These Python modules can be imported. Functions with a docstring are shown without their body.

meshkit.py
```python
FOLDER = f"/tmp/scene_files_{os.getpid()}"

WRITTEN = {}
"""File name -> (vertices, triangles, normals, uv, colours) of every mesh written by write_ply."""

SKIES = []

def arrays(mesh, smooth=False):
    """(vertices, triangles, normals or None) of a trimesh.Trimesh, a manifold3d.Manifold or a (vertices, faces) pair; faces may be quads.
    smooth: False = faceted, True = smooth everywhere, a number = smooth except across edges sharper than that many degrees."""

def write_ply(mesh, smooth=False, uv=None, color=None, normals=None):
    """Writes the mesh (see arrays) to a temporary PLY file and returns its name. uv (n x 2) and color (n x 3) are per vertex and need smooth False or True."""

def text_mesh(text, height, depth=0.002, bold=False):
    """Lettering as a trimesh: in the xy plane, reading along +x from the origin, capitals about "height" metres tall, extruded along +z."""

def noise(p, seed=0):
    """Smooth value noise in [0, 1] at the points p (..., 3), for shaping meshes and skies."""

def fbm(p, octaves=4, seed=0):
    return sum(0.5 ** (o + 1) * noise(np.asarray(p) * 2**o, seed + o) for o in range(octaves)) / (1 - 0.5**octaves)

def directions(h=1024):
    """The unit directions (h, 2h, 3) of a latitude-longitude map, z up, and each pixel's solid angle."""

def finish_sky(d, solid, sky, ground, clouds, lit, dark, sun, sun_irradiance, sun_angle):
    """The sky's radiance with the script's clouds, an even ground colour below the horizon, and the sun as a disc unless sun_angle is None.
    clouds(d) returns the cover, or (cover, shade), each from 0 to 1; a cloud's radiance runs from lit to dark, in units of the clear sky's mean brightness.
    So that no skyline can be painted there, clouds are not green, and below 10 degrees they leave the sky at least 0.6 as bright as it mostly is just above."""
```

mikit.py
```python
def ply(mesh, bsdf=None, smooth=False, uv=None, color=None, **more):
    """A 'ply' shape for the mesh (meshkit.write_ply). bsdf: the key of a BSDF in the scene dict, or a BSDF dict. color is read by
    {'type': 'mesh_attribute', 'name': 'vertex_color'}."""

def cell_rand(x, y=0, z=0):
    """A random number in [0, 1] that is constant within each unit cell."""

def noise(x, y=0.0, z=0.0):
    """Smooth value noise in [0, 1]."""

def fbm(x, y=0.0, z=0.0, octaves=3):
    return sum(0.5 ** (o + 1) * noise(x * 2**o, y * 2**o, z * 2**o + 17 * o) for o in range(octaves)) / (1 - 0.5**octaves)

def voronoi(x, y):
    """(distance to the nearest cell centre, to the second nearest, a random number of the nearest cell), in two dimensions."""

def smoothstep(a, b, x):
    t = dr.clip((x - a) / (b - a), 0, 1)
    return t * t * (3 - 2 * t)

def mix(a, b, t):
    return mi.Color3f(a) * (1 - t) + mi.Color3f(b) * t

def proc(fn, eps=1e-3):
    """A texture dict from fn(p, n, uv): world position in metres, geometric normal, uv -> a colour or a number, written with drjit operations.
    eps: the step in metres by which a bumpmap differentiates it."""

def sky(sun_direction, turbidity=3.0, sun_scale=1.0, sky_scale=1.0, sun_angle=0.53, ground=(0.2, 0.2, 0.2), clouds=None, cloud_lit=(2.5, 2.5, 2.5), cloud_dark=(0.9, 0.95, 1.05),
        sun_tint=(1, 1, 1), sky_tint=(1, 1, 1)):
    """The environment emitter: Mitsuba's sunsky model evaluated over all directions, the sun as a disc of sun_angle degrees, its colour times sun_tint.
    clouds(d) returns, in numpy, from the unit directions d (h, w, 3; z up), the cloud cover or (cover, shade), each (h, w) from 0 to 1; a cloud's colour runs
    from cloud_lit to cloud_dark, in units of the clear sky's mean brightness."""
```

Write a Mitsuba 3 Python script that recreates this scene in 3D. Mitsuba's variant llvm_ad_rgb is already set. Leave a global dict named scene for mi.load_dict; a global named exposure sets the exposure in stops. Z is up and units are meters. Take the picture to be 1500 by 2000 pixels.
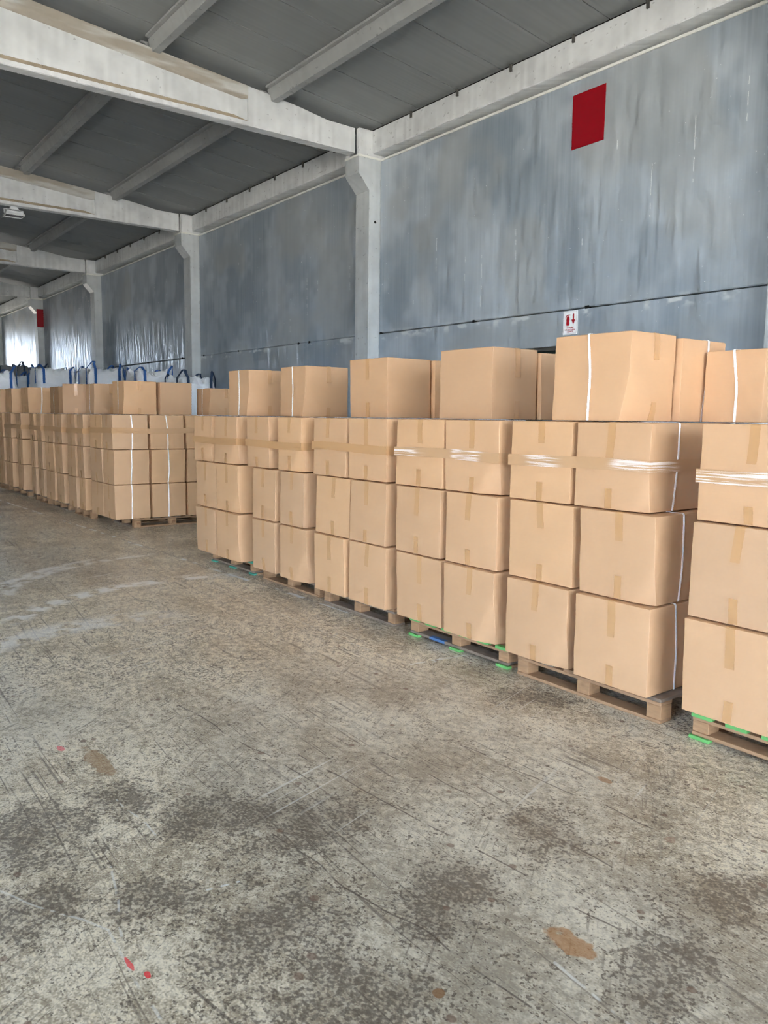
import math, random
import numpy as np, trimesh, drjit as dr, mitsuba as mi, mikit, meshkit
from mikit import noise, fbm, voronoi, cell_rand, smoothstep, mix, proc
from shapely.geometry import Polygon
T = mi.ScalarTransform4f
scene, labels = {}, {}

# ------------------------------------------------------------------ camera, sky, exposure
CAM = np.array([0.0, 0.0, 1.8])
YAW, PITCH, ROLL = 0.646495, -0.118468, 0.011609
_f = np.array([math.sin(YAW) * math.cos(PITCH), math.cos(YAW) * math.cos(PITCH), math.sin(PITCH)])
_r = np.cross(_f, [0, 0, 1]); _r /= np.linalg.norm(_r)
_u = np.cross(_r, _f)
UP = -_r * math.sin(ROLL) + _u * math.cos(ROLL)
scene['camera'] = {'type': 'perspective', 'fov_axis': 'x', 'fov': math.degrees(2 * math.atan(750 / 1563.9)),
                   'to_world': T().look_at(origin=CAM.tolist(), target=(CAM + _f).tolist(), up=UP.tolist()),
                   'near_clip': 0.05, 'far_clip': 300.0}


def sky_clouds(d):
    p = d / np.maximum(d[..., 2:3], 0.06)
    c = meshkit.fbm(p * 0.6 + 3.1, 4, seed=5)
    return np.clip((c - 0.28) * 4.0, 0, 0.8)


scene['sky'] = mikit.sky((0.6, 0.06, 0.75), turbidity=4.0, sun_scale=1.0, sky_scale=1.0, ground=(0.35, 0.355, 0.35), clouds=sky_clouds,
                         cloud_lit=(1.36, 1.50, 1.66), cloud_dark=(1.0, 1.0, 1.05), sky_tint=(0.81, 0.93, 1.07))
exposure = 6.65

# ------------------------------------------------------------------ materials


def principled(name, color, rough=0.6, spec=0.5, bump=None, bump_scale=1.0, **kw):
    b = {'type': 'principled', 'base_color': color if isinstance(color, dict) else {'type': 'rgb', 'value': list(color)},
         'roughness': rough, 'specular': spec, **kw}
    if bump is not None:
        b = {'type': 'bumpmap', 'arbitrary': bump, 'scale': bump_scale, 'bsdf': b}
    scene[name] = {'type': 'twosided', 'bsdf': b}


def lin(r, g, b):
    return [((c / 255 + 0.055) / 1.055) ** 2.4 if c > 10 else c / 255 / 12.92 for c in (r, g, b)]


def cardboard(base, seed):
    a, c = [np.array(base) * k for k in (0.955, 1.03)]

    def fn(p, n, uv):
        big = fbm(p.x * 2.1 + seed, p.y * 2.1, p.z * 2.3, 2)
        flute = noise(p.x * 9 + seed, p.y * 9, p.z * 420)
        grain = noise(p.x * 160, p.y * 160, p.z * 160 + seed)
        return mix(a.tolist(), c.tolist(), 0.6 * big + 0.2 * flute + 0.2 * grain)
    return proc(fn)


CARD = [lin(194, 153, 114), lin(190, 150, 112), lin(197, 155, 114), lin(187, 149, 113)]
for i, c in enumerate(CARD):
    principled(f'cardboard_{i}', cardboard(c, 7.3 * i), rough=0.5, spec=0.35)
principled('cardboard_dark', cardboard(lin(168, 130, 94), 31.0), rough=0.55, spec=0.35)  # darker brown than the other cartons


def tape_bump(p, n, uv):
    return 0.0012 * fbm(p.x * 60 + p.y * 60, p.z * 34, p.y * 9, 2)


principled('packing_tape', lin(184, 141, 97), rough=0.24, spec=0.6, bump=proc(tape_bump, 0.002), bump_scale=1.0)


def painted_glare(p, n, uv):  # white glare and trapped-air streaks painted into the tape colour
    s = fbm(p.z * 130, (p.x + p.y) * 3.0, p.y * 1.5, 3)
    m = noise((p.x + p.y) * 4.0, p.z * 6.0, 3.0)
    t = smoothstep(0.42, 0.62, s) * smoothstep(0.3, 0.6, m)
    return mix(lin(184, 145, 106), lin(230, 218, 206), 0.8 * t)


principled('glare_painted_tape', proc(painted_glare), rough=0.25, spec=0.6, bump=proc(tape_bump, 0.002), bump_scale=1.0)
principled('white_strap', lin(238, 236, 232), rough=0.4, spec=0.5)


def wood(base, seed):
    a, c = np.array(base) * 0.72, np.array(base) * 1.1

    def fn(p, n, uv):
        along = noise(p.x * 5 + seed, p.y * 5, p.z * 70) * 0.5 + fbm(p.x * 23, p.y * 23, p.z * 90 + seed, 2) * 0.5
        spots = smoothstep(0.62, 0.8, fbm(p.x * 6, p.y * 6, p.z * 6 + seed, 3))
        return mix(a.tolist(), c.tolist(), along) * (1 - 0.35 * spots)
    return proc(fn)


principled('pallet_wood', wood(lin(158, 124, 92), 1.0), rough=0.75, spec=0.25)
principled('pallet_wood_grey', wood(lin(128, 112, 96), 9.0), rough=0.8, spec=0.2)
principled('pallet_block', wood(lin(162, 126, 92), 17.0), rough=0.8, spec=0.2)
principled('green_paint', lin(98, 160, 88), rough=0.6, spec=0.3)
principled('teal_paint', lin(70, 140, 118), rough=0.6, spec=0.3)
principled('blue_paint', lin(74, 104, 142), rough=0.6, spec=0.3)
principled('printed_block', lin(120, 82, 52), rough=0.8, spec=0.2)


def wall_paint(p, n, uv):
    big = fbm(p.y * 0.55, p.z * 0.5, 4.2, 4)
    patch = fbm(p.y * 1.5 + 9, p.z * 1.3, 1.7, 3)
    streak = noise(p.y * 26, p.z * 0.9, 5.0) * 0.6 + noise(p.y * 70, p.z * 1.7, 8.0) * 0.4
    t = 0.42 * smoothstep(0.30, 0.68, big) + 0.34 * smoothstep(0.40, 0.60, patch) + 0.24 * streak
    col = mix(lin(118, 131, 141), lin(172, 181, 188), t)
    warm = smoothstep(0.56, 0.7, fbm(p.y * 0.8 + 31, p.z * 0.7, 2.0, 3))
    col = mix(col, lin(150, 154, 153), 0.5 * warm)
    # chipped paint: white flecks, more of them on the near half of the first bay
    d1, d2, w = voronoi(p.y * 5.0, p.z * 5.0)
    fleck = dr.select((d1 < 0.015 + 0.05 * (w - 0.6)) & (cell_rand(dr.floor(p.y * 0.9), dr.floor(p.z * 0.8), 4) > 0.5) & (w > 0.7), 1.0, 0.0)
    # long thin vertical scrapes
    c = dr.floor(p.y * 1.6)
    fy = p.y * 1.6 - c
    pos = 0.2 + 0.6 * cell_rand(c, 0, 7)
    z0 = 3.6 + 2.2 * cell_rand(c, 1, 7)
    scrape = dr.select((dr.abs(fy - pos + 0.02 * (noise(p.z * 3, c) - 0.5)) < 0.008) & (dr.abs(p.z - z0) < 0.5 * cell_rand(c, 2, 7)) & (noise(p.z * 12, c, 3) > 0.5), 1.0, 0.0)
    col = mix(col, lin(214, 218, 218), dr.maximum(fleck, 0.8 * scrape))
    # worn edge of the joint
    worn = smoothstep(0.55, 0.75, fbm(p.y * 5, p.z * 9, 6.0, 3)) * smoothstep(0.12, 0.0, dr.abs(p.z - 3.33))
    return mix(col, lin(200, 205, 204), 0.7 * worn)


def wall_bump(p, n, uv):
    return 0.018 * noise(p.y * 5, p.z * 1.2, 2.0) + 0.014 * noise(p.y * 13, p.z * 2.4, 6.0) + 0.004 * noise(p.y * 29, p.z * 4.0, 9.0) + 0.002 * fbm(p.y * 3, p.z * 3, 1.0, 2)


principled('wall_paint', proc(wall_paint), rough=0.33, spec=0.5, bump=proc(wall_bump, 0.01), bump_scale=1.0)


def concrete(base, seed, dirt=0.25):
    a, c = np.array(base) * (1 - dirt), np.array(base) * 1.08

    def fn(p, n, uv):
        t = 0.5 * fbm(p.x * 0.9 + seed, p.y * 0.9, p.z * 1.4, 3) + 0.3 * fbm(p.x * 5, p.y * 5, p.z * 5 + seed, 3) + 0.2 * noise(p.x * 14 + p.y * 14, p.z * 1.2, seed)
        pit = dr.select(fbm(p.x * 17, p.y * 17, p.z * 17 + seed, 2) > 0.8, 0.75, 1.0)
        return mix(a.tolist(), c.tolist(), smoothstep(0.2, 0.75, t)) * pit
    return proc(fn)


principled('beam_concrete', concrete(lin(206, 209, 209), 3.0), rough=0.75, spec=0.3)


def stained(p, n, uv):
    t = smoothstep(0.42, 0.68, fbm(p.x * 1.1, p.y * 3, p.z * 6 + 2.0, 4))
    g = fbm(p.x * 7, p.y * 7, p.z * 9, 3)
    return mix(mix(lin(192, 193, 189), lin(156, 148, 134), t), lin(172, 168, 158), g * 0.6)


principled('beam_stained', proc(stained), rough=0.85, spec=0.25)
principled('beam_dusty', concrete(lin(168, 156, 136), 11.0, 0.25), rough=0.9, spec=0.2)
principled('column_paint', concrete(lin(178, 183, 184), 21.0, 0.15), rough=0.5, spec=0.45)
principled('purlin_concrete', concrete(lin(152, 155, 154), 5.0, 0.12), rough=0.8, spec=0.3)
principled('cap_white', lin(212, 214, 208), rough=0.6, spec=0.3)


def roof_col(p, n, uv):
    t = 0.6 * fbm(p.x * 0.4, p.y * 1.1, 2.0, 3) + 0.4 * noise(p.x * 0.7, p.y * 30, 1.0)
    return mix(lin(128, 132, 131), lin(144, 148, 147), t)


def roof_bump(p, n, uv):
    s = dr.sin(p.y * (2 * math.pi / 0.0715))
    return 0.004 * smoothstep(0.35, 0.85, s)


principled('roof_sheet', proc(roof_col), rough=0.55, spec=0.35, bump=proc(roof_bump, 0.003), bump_scale=1.0)
principled('dark_rubber', lin(28, 29, 28), rough=0.8, spec=0.2)
principled('clip_metal', lin(74, 74, 70), rough=0.5, spec=0.4)
principled('plain_wall', lin(88, 92, 95), rough=0.7, spec=0.3)
principled('red_paint', lin(136, 6, 22), rough=0.5, spec=0.3)
principled('sign_white', lin(236, 238, 238), rough=0.35, spec=0.5)
principled('sign_red', lin(152, 24, 36), rough=0.4, spec=0.5)
principled('sign_grey', lin(170, 174, 174), rough=0.4, spec=0.5)
principled('window_dark', lin(30, 38, 34), rough=0.2, spec=0.5)
principled('lamp_grey', lin(190, 194, 196), rough=0.4, spec=0.5)
principled('lamp_glass', lin(22, 26, 30), rough=0.1, spec=0.5)
principled('strap_blue', lin(58, 98, 160), rough=0.7, spec=0.2)
principled('strap_navy', lin(48, 62, 84), rough=0.7, spec=0.2)


def sack(p, n, uv):
    w = noise(p.x * 220 + p.y * 220, p.z * 220, 1.0)
    t = 0.7 * fbm(p.x * 3, p.y * 3, p.z * 4, 3) + 0.3 * w
    return mix(lin(226, 230, 232), lin(248, 249, 250), t)


principled('sack_cloth', proc(sack), rough=0.6, spec=0.35)
principled('sack_grey', lin(128, 132, 134), rough=0.7, spec=0.3)


def segd(x, y, a, b):
    ax, ay = a
    dx, dy = b[0] - a[0], b[1] - a[1]
    t = dr.clip(((x - ax) * dx + (y - ay) * dy) / (dx * dx + dy * dy), 0, 1)
    return dr.sqrt(dr.square(x - ax - t * dx) + dr.square(y - ay - t * dy))


def scratch(x, y, ang, fx, fy, lo, hi, seed):
    c, s = math.cos(ang), math.sin(ang)
    u, v = x * c - y * s, x * s + y * c
    w = noise(u * 1.3, v * 1.3, seed + 5) * 0.05
    return smoothstep(lo, hi, noise((u + w) * fx, v * fy, seed))


def floor_marks(x, y):
    """0..1 weights shared by colour and roughness."""
    big = fbm(x * 0.75 + 3, y * 0.5, 1.0, 3)
    mid = fbm(x * 2.6, y * 2.0, 7.0, 3)
    stain = smoothstep(0.5, 0.68, 0.55 * big + 0.45 * mid)
    return big, mid, stain


def floor_col(p, n, uv):
    x, y = p.x, p.y
    big, mid, stain = floor_marks(x, y)
    grit = fbm(x * 38, y * 30, 3.0, 3)
    fine = noise(x * 190, y * 150, 2.0)
    col = mix(lin(146, 134, 113), lin(222, 211, 187), smoothstep(0.28, 0.70, 0.28 * mid + 0.34 * grit + 0.26 * fine + 0.12 * big))
    # patches of greyer, smoother slab between the worn ones
    grey = smoothstep(0.46, 0.60, fbm(x * 0.45 + 4.0, y * 0.3 + 1.0, 11.0, 4) + 0.12 * (grit - 0.5))
    col = mix(col, mix(lin(146, 140, 126), lin(190, 184, 168), smoothstep(0.25, 0.75, 0.6 * mid + 0.4 * grit)), 0.5 * grey)
    # dark rubbed-in dirt, broken up by the grain
    spots = [(1.35, 2.33, 0.34), (0.75, 3.5, 0.38), (1.17, 3.6, 0.3), (1.0, 2.75, 0.3), (1.75, 2.9, 0.4), (2.2, 1.35, 0.3), (1.5, 3.3, 0.3), (0.6, 3.0, 0.3), (3.98, 3.36, 0.22), (3.75, 3.5, 0.25), (2.6, 2.2, 0.3), (1.3, 1.9, 0.35), (2.75, 1.45, 0.3), (1.95, 2.1, 0.28)]
    blob = mi.Float(0)
    wx, wy = 0.4 * (fbm(x * 3, y * 3, 2.0, 2) - 0.5), 0.4 * (fbm(x * 3, y * 3, 9.0, 2) - 0.5)
    for sx, sy, r in spots:
        blob = dr.maximum(blob, 1 - (dr.square(x + wx - sx) + dr.square(y + wy - sy)) / (r * r))
    blob = dr.clip(blob, 0, 1)
    g1 = fbm(x * 105, y * 92, 21.0, 3)
    g2 = fbm(x * 17, y * 15, 33.0, 4)
    dirt = dr.clip(0.10 + 0.75 * blob + 0.45 * stain, 0, 1)
    pore = smoothstep(0.60, 0.72, g1 * 0.8 + 0.2 * g2)
    col = mix(col, lin(104, 90, 72), 0.4 * pore)
    speck = smoothstep(0.57, 0.72, g1 * 0.66 + g2 * 0.24 + 0.27 * dirt)
    col = mix(col, lin(66, 57, 47), 0.6 * speck)
    film = smoothstep(0.40, 0.75, g2 * 0.6 + 0.5 * blob)
    col = mix(col, lin(100, 91, 80), 0.45 * film * dirt)
    # scratches along the aisle and across it
    s1 = scratch(x, y, 0.04, 120, 2.2, 0.78, 0.93, 2.0) * smoothstep(0.4, 0.6, fbm(x * 2.2, y * 1.1, 40.0, 2))
    s2 = scratch(x, y, 0.95, 130, 5.0, 0.80, 0.94, 12.0) * smoothstep(0.42, 0.62, fbm(x * 1.7, y * 1.9, 44.0, 2))
    s3 = scratch(x, y, -0.55, 130, 6.0, 0.82, 0.95, 22.0) * smoothstep(0.42, 0.62, fbm(x * 2.0, y * 1.6, 48.0, 2))
    s4 = scratch(x, y, 0.09, 70, 0.7, 0.88, 0.97, 32.0)
    dark = dr.maximum(dr.maximum(s1, 0.8 * s4), 0.75 * dr.maximum(s2, s3))
    col = mix(col, lin(86, 76, 66), 0.6 * dark)
    pale = scratch(x, y, 1.25, 50, 1.1, 0.88, 0.97, 52.0) * smoothstep(0.5, 0.6, fbm(x, y, 60.0, 2))
    col = mix(col, lin(214, 212, 204), 0.5 * pale)
    # white dusty tyre arcs in the turning place
    for cx, cy, r, w, a0, a1, k in ((3.3, 6.2, 2.1, 0.17, -1.2, 0.55, 0.75), (3.9, 7.6, 2.35, 0.10, -1.4, 0.1, 0.6), (4.2, 7.2, 3.0, 0.12, -1.3, -0.2, 0.6), (2.2, 5.2, 1.7, 0.28, -1.0, 0.5, 0.55)):
        d, a = dr.sqrt(dr.square(x - cx) + dr.square(y - cy)), dr.atan2(x - cx, y - cy)
        m = smoothstep(w, 0.2 * w, dr.abs(d - r + 0.12 * (mid - 0.5))) * smoothstep(a0, a0 + 0.3, a) * smoothstep(a1, a1 - 0.4, a)
        tread = smoothstep(0.35, 0.6, fbm(x * 9, y * 9, 70.0, 3))
        col = mix(col, lin(236, 235, 230), 0.9 * k * m * tread)
    # joint with white crumbs, pencil-thin crack lines
    wob = 0.02 * (noise(y * 2.0, 1.0) - 0.5)
    jd = dr.abs(x - (4.38 - 0.046 * y) + wob + 0.015 * (noise(y * 9.0, 4.0) - 0.5))
    inj = smoothstep(4.9, 5.6, y)
    crumbs = smoothstep(0.5, 0.62, noise(y * 6.5, x * 14, 80.0)) * smoothstep(0.035, 0.012, jd) * inj
    col = mix(col, lin(70, 72, 72), 0.3 * smoothstep(0.02, 0.006, jd) * inj)
    col = mix(col, lin(220, 222, 220), 0.85 * crumbs)
    n6, n30, n35, n9, f24 = noise(x * 6, y * 6) - 0.5, smoothstep(0.3, 0.5, noise(x * 30, y * 30, 5.0)), noise(x * 3, y * 5, 3.0) - 0.5, smoothstep(0.3, 0.5, noise(x * 9, y * 12, 15.0)), fbm(x * 24, y * 24, 90.0, 3) - 0.5
    for a, b, w, k in (((3.586, 7.956), (3.549, 4.6), 0.008, 0.45), ((3.506, 5.395), (3.853, 5.449), 0.008, 0.5), ((3.6, 4.42), (4.1, 4.36), 0.018, 0.65), ((3.75, 4.36), (4.0, 4.46), 0.01, 0.6),
                       ((0.52, 3.2), (0.823, 2.661), 0.007, 0.4), ((0.823, 2.661), (0.80, 2.0), 0.007, 0.4), ((0.95, 3.05), (0.85, 2.6), 0.007, 0.45), ((1.20, 2.68), (1.33, 2.66), 0.008, 0.8), ((1.16, 3.6), (1.2, 3.15), 0.006, 0.5), ((1.95, 1.62), (1.93, 1.2), 0.008, 0.5)):
        dd = segd(x + 0.03 * n6, y, a, b)
        col = mix(col, lin(216, 216, 210), k * smoothstep(w, 0.35 * w, dd) * n30)
    for a, b, w in (((1.6, 2.9), (1.75, 1.5), 0.006), ((2.1, 3.6), (2.3, 1.4), 0.006), ((2.5, 3.3), (2.62, 1.5), 0.007), ((1.9, 4.6), (2.0, 3.2), 0.006), ((0.95, 2.3), (1.0, 1.9), 0.008), ((2.9, 3.1), (3.0, 1.9), 0.006)):
        dd = segd(x + 0.05 * n35, y, a, b)
        col = mix(col, lin(76, 66, 58), 0.7 * smoothstep(w, 0.3 * w, dd) * n9)
    # rust, tan and red marks
    for cx, cy, rx, ry, c, k in ((2.075, 1.655, 0.055, 0.10, (158, 112, 66), 0.75), (1.225, 4.05, 0.055, 0.23, (150, 122, 88), 0.7), (1.551, 1.74, 0.020, 0.022, (128, 92, 58), 0.8), (2.971, 1.853, 0.03, 0.03, (140, 108, 84), 0.6), (3.209, 2.389, 0.022, 0.05, (146, 106, 66), 0.7),
                                 (0.815, 2.45, 0.010, 0.05, (214, 70, 74), 0.85), (0.845, 2.36, 0.012, 0.022, (214, 60, 66), 0.9), (1.112, 4.35, 0.018, 0.04, (206, 96, 104), 0.75)):
        d = dr.sqrt(dr.square((x - cx) / rx) + dr.square((y - cy) / ry)) + 0.9 * f24
        col = mix(col, lin(*c), k * smoothstep(1.0, 0.75, d))
    d1, d2, w = voronoi(x * 3.1, y * 2.6)
    col = mix(col, lin(112, 88, 72), 0.7 * smoothstep(0.045, 0.03, d1 / (0.4 + w)) * dr.select(w > 0.6, 1.0, 0.0))
    return col


def floor_rough(p, n, uv):
    big, mid, stain = floor_marks(p.x, p.y)
    return 0.31 + 0.22 * (mid - 0.5) + 0.12 * (fbm(p.x * 14, p.y * 14, 5.0, 2) - 0.5)


def floor_bump(p, n, uv):
    return 0.0012 * fbm(p.x * 45, p.y * 38, 3.0, 2)


principled('floor_concrete', proc(floor_col), rough=proc(floor_rough), spec=0.5, bump=proc(floor_bump, 0.004), bump_scale=1.0)

# ------------------------------------------------------------------ helpers


def numbered(key):
    if key not in used:
        used.add(key)
        return key
    i = 1
    while f'{key}_{i:03d}' in used:
        i += 1
    used.add(f'{key}_{i:03d}')
    return f'{key}_{i:03d}'


used = set()


def put(key, shape):
    key = numbered(key)
    scene[key] = shape
    return key


def thing(name, label, cat, group=None):
    key = numbered(name)
    labels[key] = {'label': label, 'category': cat}
    if group:
        labels[key]['group'] = group
    return key


def struct(name, label=None):
    key = numbered(name)
    labels[key] = {'kind': 'structure'}
    if label:
        labels[key]['label'] = label
    return key


def box(x0, x1, y0, y1, z0, z1):
    m = trimesh.creation.box((x1 - x0, y1 - y0, z1 - z0))
    m.apply_translation(((x0 + x1) / 2, (y0 + y1) / 2, (z0 + z1) / 2))
    return m


def bevel_box(x0, x1, y0, y1, z0, z1, b=0.006):
    """A box with chamfered edges: the hull of three slightly shrunken boxes."""
    pts = []
    for i in range(3):
        for sx in (0, 1):
            for sy in (0, 1):
                for sz in (0, 1):
                    e = [b, b, b]
                    e[i] = 0
                    pts.append(((x0 + e[0], x1 - e[0])[sx], (y0 + e[1], y1 - e[1])[sy], (z0 + e[2], z1 - e[2])[sz]))
    return trimesh.convex.convex_hull(np.array(pts))


def prism(poly, axis, a, b):
    """Extrudes the outline along the axis from a to b. axis x: outline in (y, z); axis y: outline in (x, z)."""
    m = trimesh.creation.extrude_polygon(Polygon(poly), b - a, engine='earcut')
    v = m.vertices
    out = np.column_stack([v[:, 2] + a, v[:, 0], v[:, 1]] if axis == 'x' else [v[:, 0], v[:, 2] + a, v[:, 1]])
    m = trimesh.Trimesh(out, m.faces, process=False)
    m.fix_normals()
    return m


def cat(meshes):
    return trimesh.util.concatenate(meshes)


# ------------------------------------------------------------------ the building
WX = 9.3                                            # face of the right-hand wall
COLS = [-3.76, 4.40, 12.56, 20.69, 28.84, 36.5, 44.4]   # near face of each column
CW = 0.44
YB, YE = -16.0, 54.0                                 # back wall (with the big door behind the camera) and end wall
XR, XL = -0.1, -9.4                                # ridge and left-hand wall


def roof_z(x):
    return 7.11 + 0.114 * (9.15 - x) if x > XR else 7.11 + 0.114 * (9.15 - XR) - 0.114 * (XR - x)


f = struct('floor')
scene[f] = mikit.ply(box(XL - 0.2, WX + 0.4, YB - 0.3, YE + 0.3, -0.2, 0.0), 'floor_concrete')

w = struct('wall_right')
for i in range(len(COLS) - 1):
    a, b = COLS[i] + CW, COLS[i + 1]
    j = 3.385 if i < 5 else 3.40
    if i == 1:      # the low window behind the boxes
        for (p0, p1, q0, q1) in ((a + 0.05, 6.6, 0.0, j - 0.02), (9.15, b - 0.012, 0.0, j - 0.02), (6.6, 9.15, 2.87, j - 0.02), (6.6, 9.15, 0.0, 1.75)):
            put(f'{w}__lower_panel', mikit.ply(box(WX, WX + 0.2, p0, p1, q0, q1), 'wall_paint'))
    else:
        put(f'{w}__lower_panel', mikit.ply(bevel_box(WX, WX + 0.2, a + 0.012, b - 0.012, 0, j - 0.02 + 0.015 * (i == 2), 0.012), 'wall_paint'))
    put(f'{w}__upper_panel', mikit.ply(bevel_box(WX, WX + 0.2, a + 0.012, b - 0.012, j, 6.535, 0.012), 'wall_paint'))
    put(f'{w}__wall_core', mikit.ply(box(WX + 0.2, WX + 0.3, a - 0.3, b + 0.3, 0, 7.3), 'dark_rubber'))
    t = struct('trim')
    scene[t] = mikit.ply(cat([bevel_box(WX - 0.016, WX + 0.2, a, b, 6.525, 6.558, 0.004), box(WX + 0.01, WX + 0.2, a, b, 6.558, 6.575)]), 'cap_white')
put(f'{w}__end_panel', mikit.ply(box(WX, WX + 0.3, COLS[-1] + CW, YE, 0, 7.3), 'wall_paint'))
put(f'{w}__end_panel', mikit.ply(box(WX, WX + 0.3, YB, COLS[0], 0, 7.3), 'wall_paint'))

win = struct('window_1')
put(f'{win}__pane', mikit.ply(box(WX + 0.13, WX + 0.15, 6.6, 9.15, 1.75, 2.87), 'window_dark'))
put(f'{win}__frame', mikit.ply(cat([box(WX + 0.09, WX + 0.17, 6.6, 9.15, 2.82, 2.87), box(WX + 0.09, WX + 0.17, 6.6, 9.15, 1.75, 1.80), box(WX + 0.09, WX + 0.17, 7.85, 7.9, 1.8, 2.82), box(WX + 0.09, WX + 0.17, 6.6, 6.65, 1.8, 2.82), box(WX + 0.09, WX + 0.17, 9.1, 9.15, 1.8, 2.82)]), 'clip_metal'))

# small dark lifting pockets in the panel joint
for (y, dy) in ((12.46, 0.06), (9.9, 0.05), (7.55, 0.07), (15.5, 0.06), (15.05, 0.06), (18.4, 0.05), (20.45, 0.05), (21.9, 0.05), (24.6, 0.05)):
    put(f'{w}__joint_pocket', mikit.ply(box(WX - 0.003, WX + 0.05, y, y + dy, 3.36, 3.405), 'dark_rubber'))

# other walls: an added light opening on the left, a wide open gate behind the camera, a door at the far end
wl = struct('wall_left')
SY0, SY1, SZ = -4.5, 2.5, 5.6         # unseen opening added in the left-hand wall to light near box faces
scene[wl] = mikit.ply(cat([box(XL - 0.25, XL, YB, SY0, 0, 7.6), box(XL - 0.25, XL, SY1, YE, 0, 7.6), box(XL - 0.25, XL, SY0, SY1, SZ, 7.6)]), 'plain_wall')
wb = struct('wall_back')
GX0, GX1, GZ = -9.0, 4.0, 7.0
scene[wb] = mikit.ply(cat([box(XL, GX0, YB - 0.25, YB, 0, 8.5), box(GX1, WX + 0.3, YB - 0.25, YB, 0, 7.6), box(GX0, GX1, YB - 0.25, YB, GZ, 8.5)]), 'plain_wall')
we = struct('wall_end')
DX0, DX1, DZ = 3.6, 7.6, 6.2
scene[we] = mikit.ply(cat([box(XL, DX0, YE, YE + 0.25, 0, 8.5), box(DX1, WX + 0.3, YE, YE + 0.25, 0, 7.6), box(DX0, DX1, YE, YE + 0.25, DZ, 8.5)]), 'plain_wall')

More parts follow.
